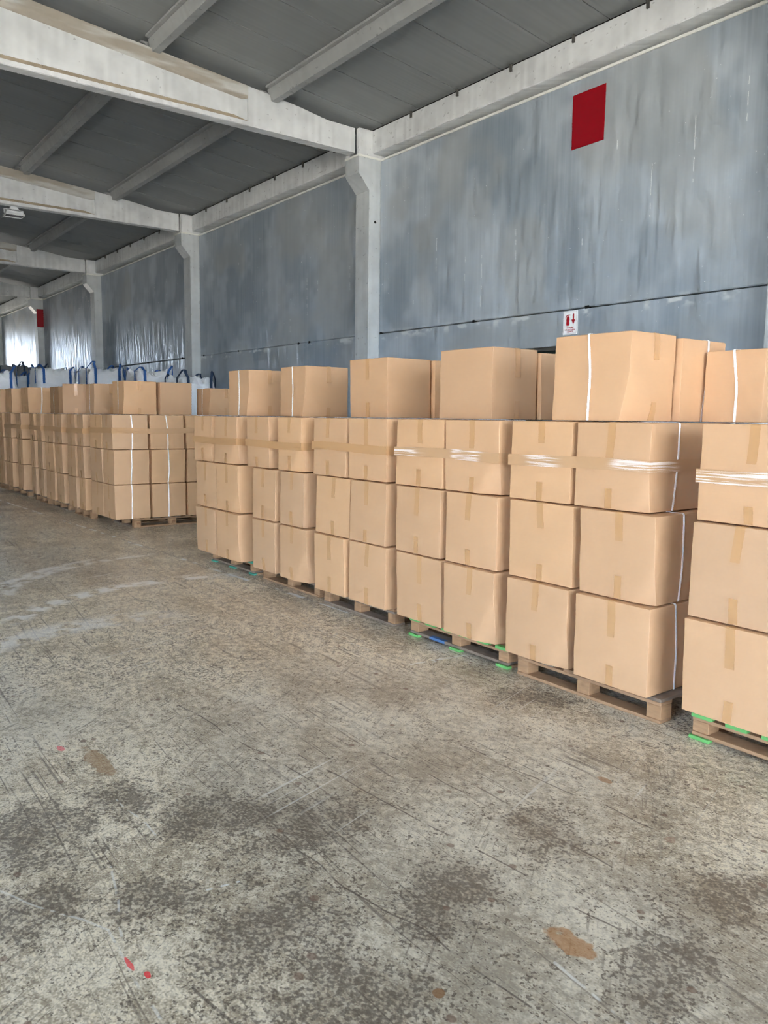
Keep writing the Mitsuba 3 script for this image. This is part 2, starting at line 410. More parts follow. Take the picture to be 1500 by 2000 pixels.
# roof: sheets one metre wide running down the slope
c = struct('ceiling')
k0 = 7.33 - 24
for k in range(70):
    y0, y1 = k0 + k + 0.009, k0 + k + 0.991
    if y0 > YE or y1 < YB:
        continue
    zr, ze = roof_z(XR), roof_z(WX - 0.07)
    put(f'{c}__roof_sheet', mikit.ply(prism([(XR, zr), (WX - 0.07, ze), (WX - 0.07, ze + 0.05), (XR, zr + 0.05)], 'y', y0, y1), 'roof_sheet'))
zl, zr = roof_z(XL), roof_z(XR)
put(f'{c}__far_slope', mikit.ply(prism([(XL - 0.2, zl), (XR, zr), (XR, zr + 0.05), (XL - 0.2, zl + 0.05)], 'y', YB - 0.2, YE + 0.2), 'roof_sheet'))
put(f'{c}__roof_backing', mikit.ply(prism([(XL - 0.2, zl + 0.06), (XR, zr + 0.06), (WX + 0.3, roof_z(WX + 0.3) + 0.06), (WX + 0.3, roof_z(WX + 0.3) + 0.1), (XR, zr + 0.1), (XL - 0.2, zl + 0.1)], 'y', YB - 0.2, YE + 0.2), 'dark_rubber'))
put(f'{c}__eaves_strip', mikit.ply(box(WX - 0.09, WX + 0.2, YB, YE, 7.05, 7.17), 'dark_rubber'))

ORD = ['behind the camera', 'at the right edge of the photo', 'nearest full', 'second', 'third', 'fourth', 'fifth']
col_label = {1: 'grey concrete column only just showing at the right edge of the photo',
             2: 'nearest full grey concrete column with a corbel, rising behind the near row of boxes',
             3: 'second grey concrete column, behind the gap between the two box rows',
             4: 'third grey concrete column, rising behind the white bulk bags',
             5: 'farthest grey concrete column, carrying the small red panel at far left'}
beam_label = {2: 'nearest pale concrete roof beam crossing the upper left of the photo',
              3: 'second concrete roof beam from the front, with the floodlight under it',
              4: 'third concrete roof beam from the front, in the dark part of the roof',
              5: 'farthest concrete roof beam, just above the small red panel'}
for i, y in enumerate(COLS):
    if i in (0, 6):
        lab, grp = 'grey concrete column outside the frame of the photo', 'unseen columns'
    else:
        lab, grp = col_label[i], None
    ck = thing('column', lab, 'column', grp)
    put(f'{ck}__shaft', mikit.ply(bevel_box(9.05, WX + 0.25, y, y + CW, 0, 6.2, 0.01), 'column_paint'))
    put(f'{ck}__corbel', mikit.ply(prism([(9.05, 5.98), (8.81, 6.25), (8.81, 6.54), (WX + 0.2, 6.54), (WX + 0.2, 5.98)], 'y', y + 0.002, y + CW - 0.002), 'column_paint'))
    put(f'{ck}__cap', mikit.ply(bevel_box(8.795, WX + 0.2, y - 0.015, y + CW + 0.015, 6.54, 6.578, 0.004), 'cap_white'))
    for q in (y, y + CW - 0.1):
        put(f'{ck}__prong', mikit.ply(bevel_box(8.82, WX + 0.1, q, q + 0.1, 6.578, 7.04, 0.008), 'beam_concrete'))
    if i == 2:
        put(f'{ck}__bolt_hole', mikit.ply(trimesh.creation.cylinder(0.022, 0.01, sections=14, transform=trimesh.transformations.rotation_matrix(math.pi / 2, [1, 0, 0], [0, 0, 0]) ).apply_translation((9.19, y - 0.001, 5.42)), 'dark_rubber'))
    # main beam: end block, web, flanges
    if i == 0:
        continue
    if i == 1:
        lab, grp = 'concrete roof beam above the camera outside the photo', 'unseen beams'
    elif i == 6:
        lab, grp = 'concrete roof beam hidden at the far end', 'unseen beams'
    else:
        lab, grp = beam_label[i], None
    bk = thing('roof_beam', lab, 'beam', grp)
    ya, yb = y + 0.115, y + 0.325
    top = lambda x: 7.05 + 0.0945 * (8.8 - x)
    xr = 6.62
    put(f'{bk}__end_block', mikit.ply(prism([(xr, 6.62), (8.80, 6.62), (8.80, 7.05), (8.2, 7.06), (7.6, top(7.6) - 0.012), (xr, top(xr))], 'y', ya, yb), 'beam_concrete'))
    ym = (ya + yb) / 2
    web = prism([(XR, 6.69), (xr + 0.01, 6.69), (xr + 0.01, top(xr) - 0.1), (XR, top(XR) - 0.1)], 'y', ym - 0.055, ym + 0.055)
    put(f'{bk}__web', mikit.ply(web, 'beam_concrete'))
    # bottom flange with a dusty bevel that runs out at the end block
    put(f'{bk}__bottom_flange', mikit.ply(prism([(ya, 6.632), (ya + 0.012, 6.62), (yb - 0.012, 6.62), (yb, 6.632), (yb, 6.695), (ya, 6.695)], 'x', XR, xr + 0.005), 'beam_concrete'))
    bev = []
    for s, yo in ((1, ya), (-1, yb)):
        yi = yo + s * 0.03
        bev.append(trimesh.convex.convex_hull(np.array([(x_, y_, z_) for x_ in (XR, xr - 0.25) for (y_, z_) in ((yo, 6.695), (yi + s * 0.01, 6.695), (yi, 6.757), (yi + s * 0.01, 6.757))] + [(xr, yo, 6.695), (xr, yo + s * 0.04, 6.695)])))
    put(f'{bk}__flange_bevel', mikit.ply(cat(bev), 'beam_dusty'))
    # top flange whose underside slopes back to the web
    pts = []
    fl = []
    for s, yo in ((1, ya), (-1, yb)):
        P = []
        for x_ in (XR, xr - 0.12):
            tz = top(x_)
            P += [(x_, yo, tz), (x_, yo, tz - 0.13), (x_, ym - s * 0.05, tz - 0.23), (x_, ym - s * 0.05, tz)]
        P += [(xr + 0.01, yo, top(xr)), (xr + 0.01, yo, top(xr) - 0.13), (xr + 0.01, ym, top(xr)), (xr + 0.01, yo + s * 0.01, top(xr) - 0.2)]
        fl.append(trimesh.convex.convex_hull(np.array(P)))
    put(f'{bk}__top_flange', mikit.ply(cat(fl), 'beam_stained'))

# purlins between the beams
PX = [7.06, 4.98, 2.9, 0.8]
pnames = {7.06: 'first roof purlin in from the wall', 4.98: 'second roof purlin in from the wall', 2.9: 'third roof purlin in from the wall', 0.8: 'purlin'}
bays = [('in the nearest bay', COLS[1] + 0.33, COLS[2] + 0.16), ('in the second bay', COLS[2] + 0.28, COLS[3] + 0.16), ('in the third dark bay', COLS[3] + 0.28, COLS[4] + 0.16), ('in the fourth dark bay', COLS[4] + 0.28, COLS[5] + 0.16)]
vis = {(7.06, 0), (7.06, 1), (4.98, 0), (4.98, 1), (4.98, 2), (2.9, 1)}
for bi, (bn, y0, y1) in enumerate(bays):
    for x in PX:
        if (x, bi) in vis:
            k = thing('roof_purlin', f'concrete {pnames[x]}, running {bn}', 'purlin')
        else:
            k = thing('roof_purlin', 'concrete roof purlin hidden by beams, darkness or the frame', 'purlin', 'unseen purlins')
        zb, zt = 7.045 + 0.0945 * (8.8 - x) - 0.09, roof_z(x) - 0.004
        zb = 7.11 + 0.12 * (7.06 - x)
        put(f'{k}__body', mikit.ply(prism([(x, zb), (x + 0.12, zb), (x + 0.16, zt - 0.045), (x - 0.05, zt - 0.045)], 'y', y0, y1), 'purlin_concrete'))
        put(f'{k}__ledge', mikit.ply(box(x - 0.11, x + 0.18, y0 + 0.05, y1 - 0.05, zt - 0.040, zt - 0.005), 'purlin_concrete'))

# edge beam on the wall side with its clips
en = {1: 'nearest pale concrete edge beam along the wall top, at upper right', 2: 'second concrete edge beam along the wall top, beyond the nearest column',
      3: 'third concrete edge beam along the wall top', 4: 'fourth concrete edge beam along the wall top, above the bulk bags', 5: 'farthest concrete edge beam along the wall top, left of the small red panel'}
for i in range(len(COLS) - 1):
    k = thing('edge_beam', en.get(i, 'concrete edge beam along the wall top outside the photo'), 'beam', None if i in en else 'unseen beams')
    a, b = COLS[i] + CW + 0.005, COLS[i + 1] - 0.005
    put(f'{k}__body', mikit.ply(bevel_box(9.115, WX + 0.12, a, b, 6.625, 7.04, 0.012), 'beam_concrete'))
    q = a + 0.6 + 0.2 * (i == 2)
    while q < b - 0.2 and i in (1, 2, 3):
        put(f'{k}__clip', mikit.ply(box(9.085, 9.113, q, q + 0.035, 6.955, 7.06), 'clip_metal'))
        q += 1.19

# ------------------------------------------------------------------ signs and lamp
k = thing('red_panel', 'large plain red rectangle high on the grey wall, upper right', 'wall panel')
scene[k] = mikit.ply(prism([(7.979, 6.34), (7.972, 5.605), (7.415, 5.61), (7.409, 6.345)], 'x', WX - 0.008, WX + 0.001), 'red_paint')
k = thing('red_panel', 'small dark red panel on the farthest column at far left', 'wall panel')
scene[k] = mikit.ply(bevel_box(9.03, WX - 0.002, COLS[5] - 0.022, COLS[5] - 0.001, 5.4, 6.15, 0.004), 'red_paint')

k = thing('fire_extinguisher_sign', 'white sign with a red extinguisher and a red down arrow, on the wall', 'sign')
S0, S1, Z0, Z1 = 8.005, 7.745, 3.018, 3.356          # left and right edge (y), bottom, top
pl = put(f'{k}__plate', mikit.ply(bevel_box(WX - 0.008, WX + 0.001, S1, S0, Z0, Z1, 0.002), 'sign_white'))
fr = 0.006
put(f'{pl}__border', mikit.ply(cat([box(WX - 0.0095, WX - 0.007, S1 + 0.012, S0 - 0.012, z, z + fr * 0.6) for z in (Z0 + 0.012, Z1 - 0.015)] + [box(WX - 0.0095, WX - 0.007, y_, y_ + fr * 0.6, Z0 + 0.012, Z1 - 0.012) for y_ in (S1 + 0.012, S0 - 0.0156)]), 'sign_grey'))


def on_sign(poly):      # outline in (right, up) metres from the sign's lower left corner
    return prism([(S0 - a_, Z0 + b_) for a_, b_ in poly], 'x', WX - 0.0105, WX - 0.007)


ext = [(0.060, 0.130), (0.118, 0.130), (0.118, 0.235), (0.112, 0.252), (0.098, 0.262), (0.096, 0.274), (0.125, 0.276), (0.125, 0.283), (0.082, 0.289), (0.062, 0.278), (0.040, 0.240), (0.048, 0.236), (0.070, 0.268), (0.084, 0.274), (0.084, 0.262), (0.068, 0.252), (0.060, 0.235)]
put(f'{pl}__extinguisher_symbol', mikit.ply(on_sign(ext), 'sign_red'))
arr = [(0.176, 0.292), (0.200, 0.292), (0.200, 0.212), (0.226, 0.212), (0.188, 0.145), (0.150, 0.212), (0.176, 0.212)]
put(f'{pl}__arrow_symbol', mikit.ply(on_sign(arr), 'sign_red'))
for txt, zz, wd in (('YANGIN', 0.088, 0.125), ('SÖNDÜRME', 0.060, 0.185), ('CİHAZI', 0.032, 0.115)):
    m = meshkit.text_mesh(txt, 0.017, depth=0.002, bold=True)
    v = m.vertices.copy()
    v[:, 0] *= wd / v[:, 0].max()
    m = trimesh.Trimesh(np.column_stack([WX - 0.008 - v[:, 2], S0 - 0.13 + wd / 2 - v[:, 0], Z0 + zz + v[:, 1]]), m.faces, process=False)
    put(f'{pl}__lettering', mikit.ply(m, 'sign_red'))

k = thing('floodlight', 'grey rectangular floodlight, switched off, under the second roof beam', 'lamp')
LY = 21.0
put(f'{k}__mount', mikit.ply(prism([(4.70, 6.62), (4.83, 6.62), (4.88, 6.55), (4.66, 6.55)], 'y', LY - 0.08, LY + 0.08), 'lamp_grey'))
put(f'{k}__bracket', mikit.ply(cat([box(4.56, 4.98, LY - 0.015, LY + 0.015, 6.545, 6.56), box(4.555, 4.567, LY - 0.015, LY + 0.015, 6.46, 6.56), box(4.973, 4.985, LY - 0.015, LY + 0.015, 6.46, 6.56)]), 'lamp_grey'))
hk = put(f'{k}__housing', mikit.ply(cat([prism([(4.575, 6.44), (4.965, 6.44), (4.95, 6.50), (4.59, 6.50)], 'y', LY - 0.15, LY + 0.15), bevel_box(4.56, 4.98, LY - 0.18, LY - 0.16, 6.405, 6.45, 0.004), bevel_box(4.56, 4.98, LY + 0.16, LY + 0.18, 6.405, 6.45, 0.004), bevel_box(4.56, 4.58, LY - 0.18, LY + 0.18, 6.405, 6.45, 0.004), bevel_box(4.96, 4.98, LY - 0.18, LY + 0.18, 6.405, 6.45, 0.004)]), 'lamp_grey'))
for j in range(9):
    put(f'{hk}__cooling_fin', mikit.ply(box(4.605 + j * 0.04, 4.613 + j * 0.04, LY - 0.14, LY + 0.14, 6.50, 6.535), 'lamp_grey'))
put(f'{k}__lens', mikit.ply(box(4.58, 4.96, LY - 0.16, LY + 0.16, 6.425, 6.44), 'lamp_glass'))

# ------------------------------------------------------------------ cardboard boxes
rng = random.Random(4)
_TS = {}


def shell(w, d, h, r=0.005, n=11):
    """A rounded box with gridded faces, standing on z = 0, centred in x and y."""
    t = np.concatenate([[-1, -0.999], np.linspace(-0.86, 0.86, n), [0.999, 1]])
    half = np.array([w, d, h]) / 2
    V, F, at = [], [], 0
    g = len(t)
    U, W_ = np.meshgrid(t, t, indexing='ij')
    idx = np.arange(g * g).reshape(g, g)
    q = np.stack([idx[:-1, :-1], idx[1:, :-1], idx[1:, 1:], idx[:-1, 1:]], -1).reshape(-1, 4)
    for ax in range(3):
        for s in (-1, 1):
            P = np.zeros((g * g, 3))
            P[:, ax], P[:, (ax + 1) % 3], P[:, (ax + 2) % 3] = s, U.ravel(), W_.ravel()
            qq = q if s > 0 else q[:, ::-1]
            V.append(P)
            F.append(qq + at)
            at += g * g
    V, F = np.vstack(V), np.vstack(F)
    inner = np.sign(V) * np.minimum(np.abs(V) * half, half - r)
    on = np.abs(V) > 0.9995
    dirv = np.where(on, np.sign(V), 0.0)
    V = inner + r * dirv / np.linalg.norm(dirv, axis=1, keepdims=True)
    m = trimesh.Trimesh(V, np.vstack([F[:, [0, 1, 2]], F[:, [0, 2, 3]]]), process=False)
    m.merge_vertices()
    return np.array(m.vertices), np.array(m.faces), half


class Bent:
    """How one carton bulges, leans and is crumpled at its lower corners."""

    def __init__(self, w, d, h, seed, bulge=0.006, crumple=()):
        r = random.Random(seed)
        self.half = np.array([w, d, h]) / 2
        self.b = np.array([bulge * r.uniform(0.5, 1.3), bulge * r.uniform(0.5, 1.3), 0.0])
        self.lean = np.array([r.uniform(-0.006, 0.006), r.uniform(-0.006, 0.006), 0])
        self.sag = r.uniform(0.0, 0.003)
        self.ph = [r.uniform(0, 6) for _ in range(6)]
        self.cr = [(sx, sy, face, a, hh, dep) for sx, sy, face, a, hh, dep in crumple]

    def __call__(self, P):
        P = np.array(P, float)
        u = P / self.half
        o = P.copy()
        mx, my, mz = (1 - np.clip(np.abs(u[:, k]), 0, 1) ** 2 for k in range(3))
        o[:, 0] += np.sign(u[:, 0]) * np.abs(u[:, 0]) * self.b[0] * my * mz * (1 + 0.4 * np.sin(3 * u[:, 2] + self.ph[0]))
        o[:, 1] += np.sign(u[:, 1]) * np.abs(u[:, 1]) * self.b[1] * mx * mz * (1 + 0.4 * np.sin(3 * u[:, 2] + self.ph[1]))
        o[:, 0] += 0.0014 * np.sin(5 * u[:, 2] + 2 * u[:, 1] + self.ph[2])
        o[:, 1] += 0.0014 * np.sin(5 * u[:, 2] + 2 * u[:, 0] + self.ph[3])
        o[:, 2] -= self.sag * np.abs(u[:, 2] > 0.9) * (np.abs(u[:, 0]) ** 4 + np.abs(u[:, 1]) ** 4) / 2
        o += self.lean * (u[:, 2:3])
        for sx, sy, face, a, hh, dep in self.cr:      # a folded-in triangle at a lower corner, measured along the face
            along = (1 - sy * u[:, 1]) * self.half[1] if face == 'x' else (1 - sx * u[:, 0]) * self.half[0]
            up = (u[:, 2] + 1) * self.half[2]
            k = np.clip(1 - along / a - up / hh, 0, 1)
            side = np.clip(sx * u[:, 0], 0, 1) ** 3 if face == 'x' else np.clip(sy * u[:, 1], 0, 1) ** 3
            if face == 'x':
                o[:, 0] -= sx * dep * k * side
            else:
                o[:, 1] -= sy * dep * k * side
        return o


def band(path, normals, widths_dir, width, thick=0.0016, sub=10):
    """A flat strip along a polyline; width_dir: the direction of its width at each point."""
    p, n, wd = np.array(path, float), np.array(normals, float), np.array(widths_dir, float)
    P, N, D = [], [], []
    for i in range(len(p) - 1):
        m = max(1, int(np.linalg.norm(p[i + 1] - p[i]) / 0.05))
        for q in range(m):
            t_ = q / m
            P.append(p[i] * (1 - t_) + p[i + 1] * t_); N.append(n[i] * (1 - t_) + n[i + 1] * t_); D.append(wd[i] * (1 - t_) + wd[i + 1] * t_)
    P.append(p[-1]); N.append(n[-1]); D.append(wd[-1])
    return np.array(P), np.array(N), np.array(D)


def strip_mesh(P, N, D, width, thick, bend, lift=0.0016):
    N = N / np.maximum(np.linalg.norm(N, axis=1, keepdims=True), 1e-9)
    rows = []
    for s, o in ((-1, 0.0), (-1, thick), (1, thick), (1, 0.0)):
        rows.append(bend(P + D * s * width / 2) + N * (o + lift))
    k = len(P)
    V = np.vstack(rows)
    F = []
    for i in range(k - 1):
        for j in range(3):
            a, b = j * k + i, (j + 1) * k + i
            F += [(a, a + 1, b + 1), (a, b + 1, b)]
    m = trimesh.Trimesh(V, F, process=False)
    return m


def face_path(half, axis, start_z, end_z):
    """Points over the box along local x (axis 0) or y (axis 1): up one side from start_z, over the top, down to end_z."""
    a, h = half[axis], half[2]
    e = np.zeros(3); e[axis] = 1
    z = np.array([0, 0, 1.0])
    pts = [-e * a + z * start_z, -e * a + z * (h - 0.004), -e * (a - 0.004) + z * h, e * (a - 0.004) + z * h, e * a + z * (h - 0.004), e * a + z * end_z]
    nor = [-e, -e, z, z, e, e]
    return pts, nor


LAY = [0.158, 0.702, 1.246, 1.790]      # undersides of the four layers
H = 0.536


def carton(label, x0, x1, y0, y1, z0, h=H, turned=False, rot=0.0, group=None, parts=True, mat=None, crumple=(), bulge=0.006, seed=None, bow=0.0, strap=True):
    """A taped, strapped carton. Tape folds down over two opposite ends, a strap runs round the other two. turned: tape on the y faces."""
    seed = rng.randrange(10 ** 6) if seed is None else seed
    r = random.Random(seed)
    k = thing('cardboard_box', label, 'box', group)
    w, d = x1 - x0, y1 - y0
    cx, cy = (x0 + x1) / 2, (y0 + y1) / 2
    place = T().translate([cx, cy, z0]).rotate([0, 0, 1], rot)
    bend = Bent(w, d, h, seed, bulge, crumple)
    V, F, half = shell(w, d, h)
    up = np.array([0, 0, half[2]])
    m = trimesh.Trimesh(bend(V) + up, F, process=False)
    mat = mat or f'cardboard_{r.randrange(4)}'
    put(f'{k}__body', mikit.ply(m, mat, smooth=24, to_world=place))
    if not parts:
        return k
    ax = 1 if turned else 0
    across = np.array([1.0, 0, 0]) if turned else np.array([0, 1.0, 0])
    off = across * r.uniform(-0.025, 0.025)
    tilt = across * r.uniform(-0.012, 0.012)
    L1, L2 = r.uniform(0.14, 0.24), r.uniform(0.10, 0.16)
    hh = half[2]
    pts, nor = face_path(half, ax, hh - L1, hh - L1 * 0.9)
    pts = [p + off + (tilt if i in (0,) else 0) for i, p in enumerate(pts)]
    P, N, D = band(pts, nor, [across] * 6, 0.055)
    tp = strip_mesh(P, N, D, 0.055, 0.0010, bend)
    tp.apply_translation(up)
    put(f'{k}__tape', mikit.ply(tp, 'packing_tape', smooth=24, to_world=place))
    e = np.zeros(3); e[ax] = 1
    a = half[ax]
    zz = np.array([0, 0, 1.0])
    for s in (-1, 1):
        pts = [s * e * a + zz * (-hh + L2) + off + tilt, s * e * a - zz * (hh - 0.006) + off]
        P, N, D = band(pts, [s * e, s * e], [across * (-s)] * 2, 0.05)
        tq = strip_mesh(P, N, D, 0.05, 0.0010, bend)
        tq.apply_translation(up)
        put(f'{k}__tape', mikit.ply(tq, 'packing_tape', smooth=24, to_world=place))
    if not strap:
        return k
    # strap round the box in the plane across the tape
    bx = 1 - ax
    wd = np.zeros(3); wd[ax] = 1
    o = wd * r.uniform(-0.03, 0.03)
    lo = r.uniform(-0.02, 0.02)
    bo = wd * (bow if bow else r.uniform(0.004, 0.016))
    f_ = np.zeros(3); f_[bx] = 1
    A = half[bx]
    pts, nor = [], []
    for s in (-1, 1):
        zs = np.linspace(-hh + 0.002, hh - 0.004, 11)
        if s > 0:
            zs = zs[::-1]
        for z_ in zs:
            pts.append(s * f_ * A + zz * z_ + o + wd * lo * (z_ / hh) + bo * (1 - (z_ / hh) ** 2))
            nor.append(s * f_)
        if s < 0:
            pts += [-f_ * (A - 0.004) + zz * hh + o + wd * lo, f_ * (A - 0.004) + zz * hh + o + wd * lo]
            nor += [zz, zz]
    P, N, D = np.array(pts), np.array(nor), np.array([wd] * len(pts))
    st = strip_mesh(P, N, D, 0.017, 0.0016, bend, 0.004)
    st.apply_translation(up)
    put(f'{k}__strap', mikit.ply(st, 'white_strap', to_world=place))
    return k


def pallet(label, x0, y0, y1, style=0, depth=1.2, paint=None):
    """style 0: deck boards along x on three cross boards; style 1: deck boards along y. paint: colour of the board ends."""
    k = thing('wooden_pallet', label, 'pallet')
    x1 = x0 + depth
    yb = [(y0, y0 + 0.1), ((y0 + y1) / 2 - 0.05, (y0 + y1) / 2 + 0.05), (y1 - 0.1, y1)]
    xb = [(x0, x0 + 0.12), ((x0 + x1) / 2 - 0.06, (x0 + x1) / 2 + 0.06), (x1 - 0.12, x1)]
    r = random.Random(int(abs(y0) * 1000))
    tone = lambda: r.choice(['pallet_wood', 'pallet_wood', 'pallet_wood_grey'])
    zb = 0.0
    if paint:
        for (a, b) in yb:
            bb = put(f'{k}__bottom_board', mikit.ply(bevel_box(x0 - 0.0, x1, a - 0.01, b + 0.01, 0.001, 0.020, 0.003), tone()))
            put(f'{bb}__painted_end', mikit.ply(bevel_box(x0 - 0.012, x0 + 0.03, a - 0.012, b + 0.012, 0.0005, 0.0206, 0.002), paint))
        zb = 0.021
    if style == 0:
        for (a, b) in xb:
            put(f'{k}__runner_board', mikit.ply(bevel_box(a, b, y0, y1, zb + 0.001, zb + 0.022, 0.003), tone()))
    else:
        for (a, b) in yb:
            put(f'{k}__runner_board', mikit.ply(bevel_box(x0, x1, a, b, zb + 0.001, zb + 0.022, 0.003), tone()))
        for (a, b) in (xb[0], xb[2]):
            put(f'{k}__runner_board', mikit.ply(bevel_box(a, a + 0.1, y0 + 0.1, y1 - 0.1, zb + 0.001, zb + 0.022, 0.003), tone()))
    zt = 0.11
    for (a, b) in yb:
        for (c_, d_) in xb:
            put(f'{k}__block', mikit.ply(bevel_box(c_ + 0.005, d_ - 0.005, a, b, zb + 0.022, zt, 0.003), 'pallet_block'))
    if style == 0:
        for (a, b) in xb:
            put(f'{k}__cross_board', mikit.ply(bevel_box(a, b, y0, y1, zt, zt + 0.021, 0.003), tone()))
        n = 6
        wdt = 0.12
        for j in range(n):
            a = y0 + j * (y1 - y0 - wdt) / (n - 1)
            db = put(f'{k}__deck_board', mikit.ply(bevel_box(x0, x1, a, a + wdt, zt + 0.021, zt + 0.043, 0.003), tone()))
            if paint:
                put(f'{db}__painted_end', mikit.ply(bevel_box(x0 - 0.012, x0 + 0.03, a - 0.002, a + wdt + 0.002, zt + 0.0205, zt + 0.0435, 0.002), paint))
    else:
        for (a, b) in yb:
            put(f'{k}__cross_board', mikit.ply(bevel_box(x0, x1, a, b, zt, zt + 0.021, 0.003), tone()))
        n = 8
        wdt = 0.095
        for j in range(n):
            a = x0 + j * (x1 - x0 - wdt) / (n - 1)
            put(f'{k}__deck_board', mikit.ply(bevel_box(a, a + wdt, y0, y1, zt + 0.021, zt + 0.043, 0.003), tone()))
    return k


def wrap_tape(label, x0, x1, y0, y1, z, mat='packing_tape', wd=0.07, slope=0.0):
    """A wide tape wound once round the third layer of a stack."""
    k = thing('wrapping_tape', label, 'packing tape')
    pts = []
    for (a, b, c_, d_) in ((x0, y1, x0, y0), (x0, y0, x1, y0), (x1, y0, x1, y1), (x1, y1, x0, y1)):
        n = 12
        for j in range(n):
            t_ = j / n
            pts.append((a + (c_ - a) * t_, b + (d_ - b) * t_))
    pts = np.array(pts)
    n = len(pts)
    c0 = pts.mean(0)
    V = []
    for o in (0.0, 0.0012):
        for s in (-1, 1):
            q = c0 + (pts - c0) * (1 + o / 0.6)
            z_ = z + s * wd / 2 + slope * (pts[:, 1] - c0[1]) + 0.006 * np.sin(pts[:, 0] * 5 + pts[:, 1] * 4)
            V.append(np.column_stack([q, z_]))
    V = np.vstack(V)
    F = []
    for i in range(n):
        j = (i + 1) % n
        lo_i, hi_i, lo_o, hi_o = 0, n, 2 * n, 3 * n
        for a, b in ((lo_o, hi_o), (hi_i, lo_i), (hi_o, hi_i), (lo_i, lo_o)):
            F += [(a + i, b + i, b + j), (a + i, b + j, a + j)]
    m = trimesh.Trimesh(V, F, process=False)
    m.fix_normals()
    scene[k] = mikit.ply(m, mat)
    return k


# near row: front faces of the columns per layer (top layer 3 first): left and right end along the wall
NEAR = {
    'A': {2: [(8.82, 9.32), (8.17, 8.75)], 1: [(8.665, 9.22), (8.09, 8.64)], 0: [(8.61, 9.14), (8.02, 8.565)]},
    'B': {2: [(7.43, 7.92), (6.77, 7.24)], 1: [(7.265, 7.756), (6.69, 7.155)], 0: [(7.225, 7.707), (6.60, 7.105)]},
    'C': {2: [(6.00, 6.55), (5.39, 5.955)], 1: [(5.90, 6.462), (5.35, 5.878)], 0: [(5.93, 6.431), (5.322, 5.868)]},
    'D': {2: [(4.67, 5.257), (4.068, 4.645)], 1: [(4.65, 5.207), (4.038, 4.588)], 0: [(4.612, 5.17), (4.015, 4.555)]},
    'E': {2: [(3.414, 3.95), (2.827, 3.375)], 1: [(3.354, 3.917), (2.736, 3.288)], 0: [(3.346, 3.89), (2.722, 3.273)]},
    'F': {2: [(1.925, 2.503)], 1: [(1.93, 2.504)], 0: [(1.925, 2.498)]},
}
NAMES = {'A': 'sixth', 'B': 'fifth', 'C': 'fourth', 'D': 'third', 'E': 'second', 'F': 'first'}
LEVEL = ['bottom', 'middle', 'third-layer']
FRONT = [4.03, 4.06, 4.09]
DEEP = 0.575
for s, layers in NEAR.items():
    for lv in (0, 1, 2):
        for ci, (y0, y1) in enumerate(layers[lv]):
            xf = FRONT[lv] + (rng.uniform(-0.012, 0.012) if lv < 2 else 0.0)
            side = 'left-hand' if ci == 0 else 'right-hand'
            if s == 'F':
                lab = f'{LEVEL[lv]} brown box of the rightmost stack, cut off by the right photo edge'
            else:
                lab = f'{LEVEL[lv]} {side} brown box at the front of the {NAMES[s]} near stack from the right'
            cr = []
            last = ci == len(layers[lv]) - 1
            if last and s != 'F':
                if (s, lv) in (('A', 2), ('D', 0), ('D', 2), ('B', 0), ('B', 2)):
                    cr = [(-1, -1, 'x', 0.20, 0.34, 0.06), (-1, -1, 'y', 0.16, 0.3, 0.03)]
                elif rng.random() < 0.4:
                    cr = [(-1, -1, 'x', 0.14, 0.24, 0.03)]
            elif s == 'E' and lv == 0:
                cr = [(-1, -1, 'x', 0.16, 0.26, 0.04)]
            carton(lab, xf, xf + DEEP, y0, y1, LAY[lv], crumple=cr, bulge=0.006 if lv < 2 else 0.003)
            x2 = FRONT[lv] + DEEP + 0.045 + rng.uniform(-0.01, 0.01)
            if s in 'ABCDEF':
                carton('plain brown box in the second rank, hidden behind the front boxes of the near row', x2, x2 + DEEP, y0, y1, LAY[lv], group='hidden boxes of the near row', parts=(last and s in 'EF'))
PAINT = {'A': 'teal_paint', 'D': 'green_paint', 'F': 'green_paint'}
PLAB = {'A': 'wooden pallet with teal painted board ends under the leftmost near stack', 'B': 'dark weathered wooden pallet under the fifth near stack from the right', 'C': 'bare wooden pallet under the fourth near stack from the right',
        'D': 'wooden pallet with bright green board ends under the third near stack from the right', 'E': 'bare wooden pallet with open end deck, under the second near stack from the right', 'F': 'wooden pallet with green feet under the rightmost stack'}
PY = {'A': (7.99, 9.08), 'B': (6.62, 7.78), 'C': (5.32, 6.44), 'D': (3.93, 5.05), 'E': (2.66, 3.82), 'F': (1.3, 2.44)}
for s, (y0, y1) in PY.items():
    pk = pallet(PLAB[s], {'A': 4.2, 'B': 4.2, 'C': 4.14, 'D': 4.10, 'E': 4.08, 'F': 4.06}[s], y0, y1, 0, 1.15, PAINT.get(s))
    if s == 'D':
        put(f'{pk}__blue_paint', mikit.ply(bevel_box(4.097, 4.14, 4.62, 4.80, 0.0215, 0.0440, 0.001), 'blue_paint'))
WL = {'A': 'brown tape wound round the top of the leftmost near stack', 'B': 'brown tape wound round the third layer of the fifth near stack', 'C': 'brown tape wound round the third layer of the fourth near stack',
      'D': 'tape with painted white glare streaks wound round the third near stack', 'E': 'tape with painted white glare streaks wound round the second near stack', 'F': 'tape with painted white glare streaks across the rightmost stack'}
for s in 'ABCDEF':
    y0, y1 = NEAR[s][2][-1][0], NEAR[s][2][0][1]
    wrap_tape(WL[s], FRONT[2] - 0.013, FRONT[2] + 2 * DEEP + 0.07, y0 - 0.013, y1 + 0.013, 1.50 + (0.02 if s in 'CDE' else 0), 'glare_painted_tape' if s in 'DEF' else 'packing_tape', 0.075, 0.0)

